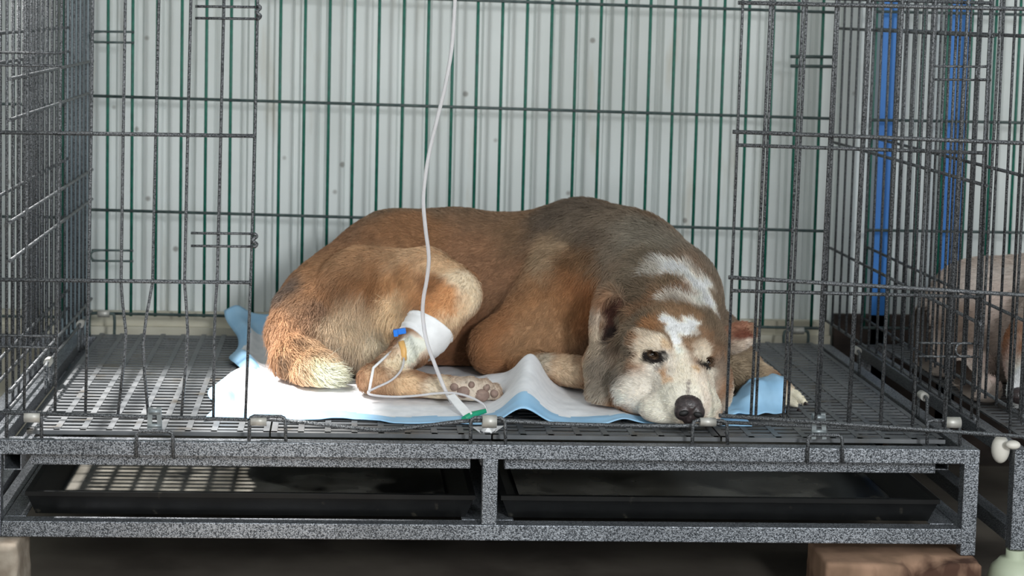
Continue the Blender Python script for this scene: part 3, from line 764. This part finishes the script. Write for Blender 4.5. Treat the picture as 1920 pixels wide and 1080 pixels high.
for px_, py_, r, l in ((640, 640, .05, .034), (720, 640, .04, .030), (580, 600, .05, .028), (545, 640, .04, .030), (604, 702, .030, .040), (600, 520, .06, .016), (1100, 420, .07, .025), (1220, 450, .06, .020), (1200, 540, .05, .022), (1170, 660, .03, .020), (1150, 710, .03, .016),
                       (1280, 740, .045, .0042), (1220, 735, .035, .0055), (1280, 660, .035, .0045), (1222, 664, .018, .0030), (1325, 679, .016, .0030), (1345, 725, .025, .005), (1280, 600, .025, .006), (870, 550, .035, .006), (820, 600, .03, .006), (770, 655, .03, .005), (700, 710, .025, .006), (800, 730, .035, .006), (895, 735, .035, .004), (1390, 632, .025, .005), (1485, 748, .03, .0028), (1145, 605, .028, .0035), (1050, 690, .04, .007), (950, 650, .04, .011)):
    Le(px_, py_, r, l)
eyes = [(an.surf(1223, 665)), (an.surf(1326, 680))]
eyep = np.array([e[0] for e in eyes])
def keep(P):
    k = np.ones(len(P), bool)
    for e in eyep: k &= np.linalg.norm(P - e, axis=1) > .0095
    k &= np.linalg.norm(P - V3(A_(795, 626, .298)), axis=1) > .040
    return k
FURN = 230000
an.fur(dog, M['hair'], FURN, keep=keep, default_len=.0095)
M['eye'] = plain('dark wet eye', srgb(34, 24, 18), .08, coat=1); M['iris'] = plain('brown iris', srgb(74, 58, 44), .15, coat=1)
M['nose'] = noise_mat('dark nose leather', srgb(40, 34, 34), srgb(64, 54, 54), scale=300, rough=.33, bump=.4); M['nostril'] = plain('nostril', srgb(8, 6, 6), .6)
M['pad_skin'] = noise_mat('paw pad skin', srgb(126, 104, 94), srgb(150, 126, 114), scale=120, rough=.7, bump=.3)
vd = Vector(_ray(1270, 670)).normalized()
for (p, n_), px_, py_ in zip(eyes, (1223, 1326), (665, 680)):
    c = Vector(p) + vd * .0045
    e = MB().ellipsoid(c, (.0098, .0098, .0072), 24, 16).build('eye', M['iris'], dog)
    MB().ellipsoid(c - vd * .0052 + Vector((.0004, 0, .0006)), (.0048, .0050, .0048), 16, 10).build('pupil', M['eye'], e)
# nose leather
nc = Vector(A_(1292, 765, .046)); Rn = Matrix.Rotation(math.radians(6), 3, 'Y')
nm = MB().ellipsoid(nc + Vector((0, .002, .003)), (.0195, .0165, .0165), 28, 18, Rn)
nm.ellipsoid(nc + Vector((-.0088, -.004, -.004)), (.0122, .0115, .0120), 18, 12).ellipsoid(nc + Vector((.0088, -.004, -.0045)), (.0120, .0115, .0120), 18, 12).ellipsoid(nc + Vector((0, -.003, -.011)), (.0105, .010, .0115), 16, 12)
nose = nm.build('nose', M['nose'], dog)
md = nose.modifiers.new('remesh', 'REMESH'); md.mode = 'VOXEL'; md.voxel_size = .0011; md.use_smooth_shade = True
ms = nose.modifiers.new('smooth', 'SMOOTH'); ms.iterations = 6
for dx, dz in ((-.0095, -.004), (.0098, -.006)):
    MB().ellipsoid(nc + Vector((dx, -.0142, dz)), (.0066, .0034, .0042), 16, 10, Matrix.Rotation(math.radians(18 if dx > 0 else -12), 3, 'Y')).build('nostril', M['nostril'], nose)
# paw pads on the upturned hind paw
for x_, y_, rx_, rz_ in ((870, 736, .010, .0085), (903, 742, .0115, .0095), (852, 726, .0062, .006), (884, 722, .005, .005), (912, 727, .0055, .0055), (927, 738, .006, .0065)):
    p, n_ = an.surf(x_, y_)
    if p is not None: MB().ellipsoid(Vector(p) + Vector((0, .002, 0)), (rx_, .0065, rz_), 16, 10).build('paw_pad', M['pad_skin'], dog)
for x_, y_ in ((1509, 756), (1496, 768), (1475, 772)):
    c = Vector(A_(x_, y_, .176)); MB().tube([c, c + Vector((.004, -.004, -.0015))], [.0026, .0008], 8).build('claw', M['nose'], dog)

# ------------------------------------------------------------------ absorbent pad
M['pad_white'] = noise_mat('white quilted pad', srgb(232, 234, 238), srgb(244, 245, 248), scale=70, rough=.85, bump=.25)
M['pad_blue'] = noise_mat('light blue pad backing', srgb(148, 196, 232), srgb(164, 208, 240), scale=20, rough=.45)
def pad():
    X0, X1, Y0, Y1 = at(398, 770, .11)[0], at(1400, 770, .13)[0], .095, .715
    nx, ny = 170, 110; org = ((X0 + X1) / 2, (Y0 + Y1) / 2, FZ)
    xs = np.linspace(X0, X1, nx); ys = np.linspace(0, 1, ny)
    gx, gv = np.meshgrid(xs, ys, indexing='ij')
    u = (gx - X0) / (X1 - X0)
    front = Y0 + .012 * np.sin(u * 9) + .006 * np.sin(u * 31)
    front = front - .004
    gy = front + (Y1 - front) * gv
    gx2 = gx - .014 * np.sin(gv * 7 + 1) * (1 - u) ** 3 + .012 * (1 - u) ** 6 * np.sin(gv * 17)
    P = np.stack([gx2.ravel() * 1.0, gy.ravel(), 0 * gx.ravel()], 1)
    z = .0030 + .0045 * (vnoise(P, 22, 21).reshape(gx.shape) - .3) + .002 * (vnoise(P, 60, 22).reshape(gx.shape) - .5)
    xr = at(985, 745, .16)[0]
    ridge = np.exp(-((gx - xr - .10 * (gv - .12)) / .030) ** 2) * (.026 + .030 * np.clip(gv * 3.2, 0, 1)) * np.clip((.50 - gv) / .2, 0, 1)
    xr2 = at(930, 720, .3)[0]
    ridge2 = np.exp(-((gx - xr2) / .05) ** 2 - ((gv - .36) / .09) ** 2) * .020
    xr3 = at(1165, 760, .12)[0]
    ridge3 = np.exp(-((gx - xr3 - .05 * gv) / .018) ** 2) * .008 * np.clip((.2 - gv) / .2, 0, 1)
    left = np.exp(-((u - .025) / .022) ** 2) * (.010 + .012 * np.sin(gv * 13) ** 2) * (gv > .10)
    back = np.clip((gv - .78) / .22, 0, 1) ** 1.5 * .038 * np.clip((.5 - u) / .3, 0, 1)
    dip = -.0014 * (gv < .03)
    z = np.maximum(z + ridge + ridge2 + ridge3 + left + back + dip, .0016)
    # keep the cloth under the dog
    zz = z.copy()
    rdown = Vector((0, 0, 1))
    for i in range(nx):
        for j in range(ny):
            h = an.bvh.ray_cast(Vector((gx2[i, j], gy[i, j], -.05)), rdown)
            if h[0] is not None: zz[i, j] = min(zz[i, j], h[0].z - FZ - .0012)
    zz = np.maximum(zz, .0014)
    m = MB(); m.v = [(gx2[i, j], gy[i, j], FZ + zz[i, j]) for i in range(nx) for j in range(ny)]
    mi = []
    for i in range(nx - 1):
        for j in range(ny - 1):
            m.f.append([i * ny + j, (i + 1) * ny + j, (i + 1) * ny + j + 1, i * ny + j + 1]); m.s.append(True)
            uu, vv = (i + .5) / nx, (j + .5) / ny
            wv = .012 * math.sin(uu * 14) + .008 * math.sin(uu * 37)
            mi.append(1 if (vv < .062 + wv or uu < .030 + .01 * math.sin(vv * 15) or uu > .97 or vv > .86 + wv) else 0)
    o = m.build('absorbent_pad', [M['pad_white'], M['pad_blue']], None, origin=org)
    o.data.polygons.foreach_set('material_index', mi)
    sm = o.modifiers.new('solid', 'SOLIDIFY'); sm.thickness = .0012; sm.offset = -1; sm.material_offset = 1; sm.material_offset_rim = 1
    tag(o, 'white absorbent pad with light blue backing spread under the dog', 'pad')
    # the end of the pad turned up over the far foreleg
    ctrl = [[(1362, 782, .11), (1362, 768, .13), (1372, 745, .17), (1392, 722, .20), (1405, 712, .225)],
            [(1400, 776, .12), (1402, 758, .14), (1410, 730, .165), (1420, 712, .19), (1428, 706, .225)],
            [(1440, 774, .13), (1441, 754, .15), (1443, 726, .165), (1446, 709, .19), (1450, 704, .22)],
            [(1472, 774, .145), (1473, 756, .155), (1473, 730, .165), (1473, 712, .185), (1472, 706, .215)]]
    G = np.array([[at(*c) for c in row] for row in ctrl])
    rows = [np.array(curve_pts(G[:, j], 7)) for j in range(5)]
    fine = np.array([curve_pts([rows[j][i] for j in range(5)], 6) for i in range(len(rows[0]))])
    a, b_, _ = fine.shape; Pf = fine.reshape(-1, 3); fine = (Pf + np.stack([0 * Pf[:, 0], -(vnoise(Pf, 60, 31) - .5) * .010, (vnoise(Pf, 70, 32) - .5) * .007], 1)).reshape(fine.shape)
    fine[..., 2] = np.maximum(fine[..., 2], FZ + .001)
    f = MB(); f.v = [tuple(fine[i, j]) for i in range(a) for j in range(b_)]
    for i in range(a - 1):
        for j in range(b_ - 1):
            f.f.append([i * b_ + j, (i + 1) * b_ + j, (i + 1) * b_ + j + 1, i * b_ + j + 1]); f.s.append(True)
    fo = f.build('folded_end', M['pad_blue'], o)
    sm = fo.modifiers.new('solid', 'SOLIDIFY'); sm.thickness = .0012; sm.offset = 0
    fo['label'] = 'light blue turned-up end of the pad'
    return o
pad()

# ------------------------------------------------------------------ drip line, bandage
tube_pts = [(862, -160), (856, -60), (852, 20), (847, 90), (835, 160), (820, 222), (806, 280), (797, 335), (794, 380), (798, 430), (804, 480), (801, 520), (794, 560), (793, 595), (800, 640), (814, 680), (832, 725), (848, 757)]
iv = MB().tube(curve_pts([at(x_, y_, .20 - (.012 if y_ > 700 else 0)) for x_, y_ in tube_pts], 6), .0028, 10).build('drip_line', M['tube'], None, origin=at(848, 757, .19))
tag(iv, 'clear drip tube hanging from above and ending on the pad', 'tube')
MB().tube(curve_pts([at(*p) for p in ((758, 660, .262), (754, 690, .228), (735, 712, .214), (705, 727, .205), (690, 735, .200), (700, 741, .195), (740, 744, .192), (780, 742, .188), (815, 738, .185), (850, 737, .182), (880, 744, .175), (905, 757, .168), (912, 768, .160))], 6), .0017, 8).build('extension_tube', M['tube'], iv)
MB().tube([at(912, 770, .118), at(884, 778, .118), at(870, 786, .100)], [.003, .0045, .0042], 12).build('connector', M['green_cap'], iv)
mt = MB(); a = [at(*p) for p in ((838, 748, .172), (852, 744, .172), (885, 780, .112), (872, 790, .105))]
mt.v = [tuple(p + np.array([0, 0, .003])) for p in a] + [tuple(p + np.array([0, .0, .0045])) for p in a]
mt.f = [[3, 2, 1, 0], [4, 5, 6, 7], [0, 1, 5, 4], [1, 2, 6, 5], [2, 3, 7, 6], [3, 0, 4, 7]]; mt.s = [False] * 6
mt.build('tape_strip', M['tape'], iv)
# tissue scrap beside the middle hinge
tp = MB(); tp.v = [tuple(at(*p)) for p in ((885, 800, .05), (905, 815, .045), (925, 812, .045), (945, 798, .05), (930, 806, .06), (900, 806, .06), (915, 800, .05))]
tp.f = [[0, 1, 5], [1, 2, 6], [2, 3, 4], [1, 6, 5], [6, 2, 4], [5, 6, 4], [5, 4, 3], [0, 5, 3]]; tp.s = [False] * 8
to = tp.build('paper_scrap', M['tape'], None, origin=at(915, 806, .05)); sm = to.modifiers.new('solid', 'SOLIDIFY'); sm.thickness = .0006
tag(to, 'torn scrap of white paper beside the middle hinge of the opening', 'paper')

bc = [at(815, 600, .312), at(802, 620, .303), at(788, 636, .295), at(768, 655, .283)]
band = empty('bandage', tuple(bc[1])); tag(band, 'white tape bandage with a blue clamp round the hind leg of the lying dog', 'bandage')
mw = MB().tube(curve_pts([bc[0] * .45 + bc[1] * .55, bc[1], bc[2], bc[2] * .55 + bc[3] * .45], 4), [.0385] * 3 + [.0375] * 4 + [.0355] * 3 + [.0325] * 3, 24)
rg = np.random.default_rng(3)
mw.v = [tuple(np.array(v) + rg.normal(0, .0004, 3)) for v in mw.v]
mw.build('tape_wrap', M['tape'], band)
pb = an.surf(757, 640)[0]
MB().tube([at(752, 640, .262), at(757, 655, .258), at(757, 676, .250)], [.0045, .0052, .0045], 12).build('injection_port', M['port'], band)['label'] = 'amber injection port'
cl = MB(); c0 = at(750, 622, .262); cl.bar(c0 + np.array([-.0085, 0, -.001]), c0 + np.array([.0085, 0, .002]), .008, .008); cl.bar(c0 + np.array([-.0095, -.001, -.002]), c0 + np.array([-.003, -.001, -.001]), .010, .010)
cl.build('clamp', M['clip_blue'], band, bevel=.0012)['label'] = 'blue plastic clamp'
MB().tube([at(738, 655, .265), at(700, 690, .225), at(692, 735, .203)], .002, 8).build('tape_tail', M['tape'], band)

# ------------------------------------------------------------------ beyond the cage
def post(x0, x1, ytop, ybot, Y, mat, name, label, cat, th=.03):
    a, b_, c, d = at(x0[0], ytop, Y), at(x0[1], ytop, Y), at(x1[0], ybot, Y), at(x1[1], ybot, Y)
    xa, xb = (a[0] + c[0]) / 2, (b_[0] + d[0]) / 2
    m = MB(); m.box(xa, xb, Y, Y + th, GZ, 2.2)
    o = m.build(name, M[mat], None, origin=((xa + xb) / 2, Y + th / 2, GZ), bevel=.003)
    tag(o, label, cat); return o
post((116, 172), (112, 164), 0, 620, .79, 'gal', 'steel_post', 'grey steel post in the back left corner behind the cage', 'post', .028)
post((1652, 1688), (1634, 1670), 100, 560, .80, 'blue', 'blue_post', 'blue post behind the cage, the left one of the two', 'post', .004)
post((1776, 1816), (1768, 1806), 100, 500, .80, 'blue', 'blue_post', 'blue post behind the cages, the right one nearer the neighbouring dog', 'post', .004)

def neighbour(x0, x1, label, side, rowz, post_y=0.0):
    """part of the next cage: frame, the side panel that faces us, its front and back wires"""
    r = empty('dog_cage', ((x0 + x1) / 2, .38, GZ)); tag(r, label, 'cage')
    inner = x0 if side > 0 else x1
    pa, pb_ = (inner, inner + .02) if side > 0 else (inner - .02, inner)
    ham('leg', (pa, pb_, 0, .02, -.135 if side > 0 else -.1286, 0), parent=r); ham('leg', (pa, pb_, DEP - .02, DEP, GZ, 0), parent=r)
    ham('leg', (x1 - .02, x1, 0, .02, GZ, 0) if side > 0 else (x0, x0 + .02, 0, .02, GZ, 0), parent=r)
    xa, xb = (x0 + .02, x1 - .02)
    ham('front_rail', (xa, xb, .0, .02, -.0195, 0), parent=r); ham('lower_rail', (xa, xb, 0, .02, -.128, -.107), parent=r)
    ham('back_rail', (xa, xb, DEP - .02, DEP, -.0195, 0), parent=r); ham('side_rail', (pa, pb_, .02, DEP - .02, -.0195, 0), parent=r)
    ham('lower_side_rail', (pa, pb_, .02, DEP - .02, -.128, -.107), parent=r)
    side_panel(inner + side * .006, rowz, r)
    pitch = .0415; n = int((x1 - x0) / pitch)
    xs = [inner + side * (.01 + pitch * i) for i in range(n)]
    f = wires([[(x, .008, .035), (x, .008, TOP)] for x in xs]).build('front_panel', M['wire'], r)
    for z in (.035, .21, .39, .565): wires([[(x0 + .008, .0035, z), (x1 - .008, .0035, z)]]).build('cross_wire', M['wire'], f)
    b_ = wires([[(x, DEP, .03), (x, DEP, TOP)] for x in xs], .0026).build('back_panel', M['green_wire'], r)
    for z in (.03, .2, .39, .575): wires([[(x0 + .008, DEP - .0045, z), (x1 - .008, DEP - .0045, z)]], .0026).build('cross_wire', M['dark_wire'], b_)
    return r
NX = at(1904, 836, 0)[0]
neighbour(NX, NX + .9, 'grey wire cage at the right edge holding the pale dog', 1, (.045, .17, .36, .545))
neighbour(-1.50, -.662, 'grey wire cage partly in view at the left edge', -1, (.045, .075, .30, .48, .52))
for x0, x1, lb in ((NX + .028, NX + .33, 'grey slatted plastic floor panel beside the right edge cage post, under the pale dog'), (NX + .333, NX + .64, 'grey slatted plastic floor panel under the head of the pale dog')):
    tag(floor_panel(x0, x1), lb, 'floor panel', 'slatted floor panels of the next cage')
# foot cup under the neighbouring leg
cc = (NX + .0105, .01, GZ)
cup = MB().lathe(cc, [(.032, 0), (.036, .012), (.037, .03), (.034, .05), (.030, .062), (.024, .068), (.02, .073), (.012, .075), (.012, .0855)], 28)
tag(cup.build('leg_cup', M['cup'], None, origin=cc), 'pale green plastic cup under the leg of the right edge cage', 'foot cup')
for (px_, py_, Y, r, lb) in ((1876, 842, .015, (.012, .012, .019), 'white plastic cap beside the right edge cage post, larger and lower'), (1899, 834, -.006, (.010, .008, .006), 'small white plastic cap on top of the right edge cage post')):
    c = at(px_, py_, Y); tag(MB().ellipsoid((0, 0, 0), r, 18, 12).build('plastic_cap', M['white_plastic'], None), lb, 'cap')
    o = [k for k in COL.objects if k.name.startswith('plastic_cap')][-1]; o.location = c
tag(MB().box(.665, 1.35, .80, .815, GZ, .045).build('gap_filler', M['gap_filler'], None, origin=(1.0, .8075, GZ)), 'dark brown sheet standing in for shadow and dirt low behind the right cage', 'gap_filler')  # made-up dark sheet, stands in for the gap's shadow and dirt
# bricks
def brick(x0, x1, y0, y1, z0, z1, name, mat, label, seed, chip=None):
    import bmesh
    bm = bmesh.new(); bmesh.ops.create_cube(bm, size=1)
    bmesh.ops.subdivide_edges(bm, edges=bm.edges[:], cuts=9, use_grid_fill=True)
    P = np.array([v.co[:] for v in bm.verts])
    W = np.stack([x0 + (P[:, 0] + .5) * (x1 - x0), y0 + (P[:, 1] + .5) * (y1 - y0), z0 + (P[:, 2] + .5) * (z1 - z0)], 1)
    d = np.stack([vnoise(W, 30, seed + k) - .5 for k in range(3)], 1) * .007 + np.stack([vnoise(W, 90, seed + 3 + k) - .5 for k in range(3)], 1) * .003
    W = W + d
    if chip is not None:
        c, r = chip; dd = np.linalg.norm(W - V3(c), axis=1); k = np.clip(1 - dd / r, 0, 1)[:, None]; W = W + (V3(((x0 + x1) / 2, (y0 + y1) / 2, z0)) - W) * k * .35
    W[:, 2] = np.maximum(W[:, 2], z0)
    W[:, 2] = np.minimum(W[:, 2], z1)
    org = V3(((x0 + x1) / 2, (y0 + y1) / 2, z0))
    for v, w_ in zip(bm.verts, W): v.co = w_ - org
    me = bpy.data.meshes.new(name); bm.to_mesh(me); bm.free(); me.materials.append(M[mat])
    me.polygons.foreach_set('use_smooth', [True] * len(me.polygons))
    o = bpy.data.objects.new(name, me); COL.objects.link(o); o.location = org
    bv = o.modifiers.new('bevel', 'BEVEL'); bv.width = .003; bv.limit_method = 'ANGLE'; bv.angle_limit = math.radians(50)
    tag(o, label, 'brick'); return o
bx0, bx1 = at(1545, 1040, -.02)[0], at(1822, 1060, -.03)[0] + .012
brick(bx0, bx1, -.035, .07, GZ, -.1435, 'brick', 'brick', 'salmon brick under the right front leg of the cage', 3, ((bx0 + .13, -.03, -.1435), .03))
brick(XL - .085, at(38, 1040, .0)[0], -.03, .07, GZ, -.1288, 'stone_block', 'stone', 'pale stone block under the left front leg of the cage', 9)

# ------------------------------------------------------------------ the dog in the next cage
nlo = (NX + .03, .12, -.002)
s2 = SDF(nlo, (NX + .72, .72, .36), .006)
s2.chain([(at(1800, 650, .52), .08), (at(1850, 618, .50), .108), (at(1960, 612, .46), .108), (at(2100, 610, .42), .10)], .03)
s2.cap(at(1760, 660, .50), at(1790, 690, .47), .05, .05, .02)
s2.chain([(at(2060, 560, .40), .085), (at(2010, 590, .33), .07), (at(1960, 650, .28), .058)], .02)
s2.ell(at(1950, 690, .25), (.048, .06, .05), .015)
s2.cap(at(1940, 710, .22), at(1922, 735, .17), .034, .026, .012)
s2.ell(at(1912, 640, .29), (.022, .012, .03), .006, rot_xyz(0, 30, 0))
s2.ell(at(2010, 620, .30), (.022, .012, .03), .006)
s2.chain([(at(1830, 690, .36), .03), (at(1800, 715, .30), .022), (at(1850, 730, .26), .022)], .01)
s2.chain([(at(2060, 680, .3), .035), (at(2040, 740, .24), .024), (at(1990, 760, .2), .024)], .01)
s2.floor(.0085)
d2 = empty('dog', (NX + .3, .42, .0085)); tag(d2, 'pale grey pink dog with a white muzzle lying in the right edge cage', 'dog')
a2 = Animal(s2)
for px_, py_, r, c in ((1860, 560, .07, (176, 166, 158)), (1880, 600, .06, (178, 162, 152)), (1850, 660, .05, (166, 148, 138)), (1890, 680, .03, (172, 138, 132)), (1800, 620, .05, (120, 104, 92))): a2.paint(px_, py_, r, c)
for p, r, c in ((at(1950, 690, .2), .06, (214, 206, 196)), (at(1920, 735, .15), .035, (226, 220, 214)), (at(1912, 640, .285), .03, (136, 88, 56)), (at(1960, 650, .24), .05, (140, 96, 66)), (at(1930, 720, .17), .03, (226, 220, 214))): a2.blobs.append((p, r, srgb(*c), 1, .5))
a2.build('body', d2, srgb(166, 152, 142), None, M['skin'])
MB().ellipsoid(at(1912, 742, .140), (.015, .012, .012), 18, 12).build('nose', M['nose'], d2)
a2.flows = [(at(1900, 600, .4), (-1, 0, -.4)), (at(1950, 690, .2), (.3, .8, .4))]
a2.lens = [(at(1930, 720, .17), .06, .005)]
a2.fur(d2, M['hair'], 40000, zmin=.012, default_len=.008, r0=.0004)
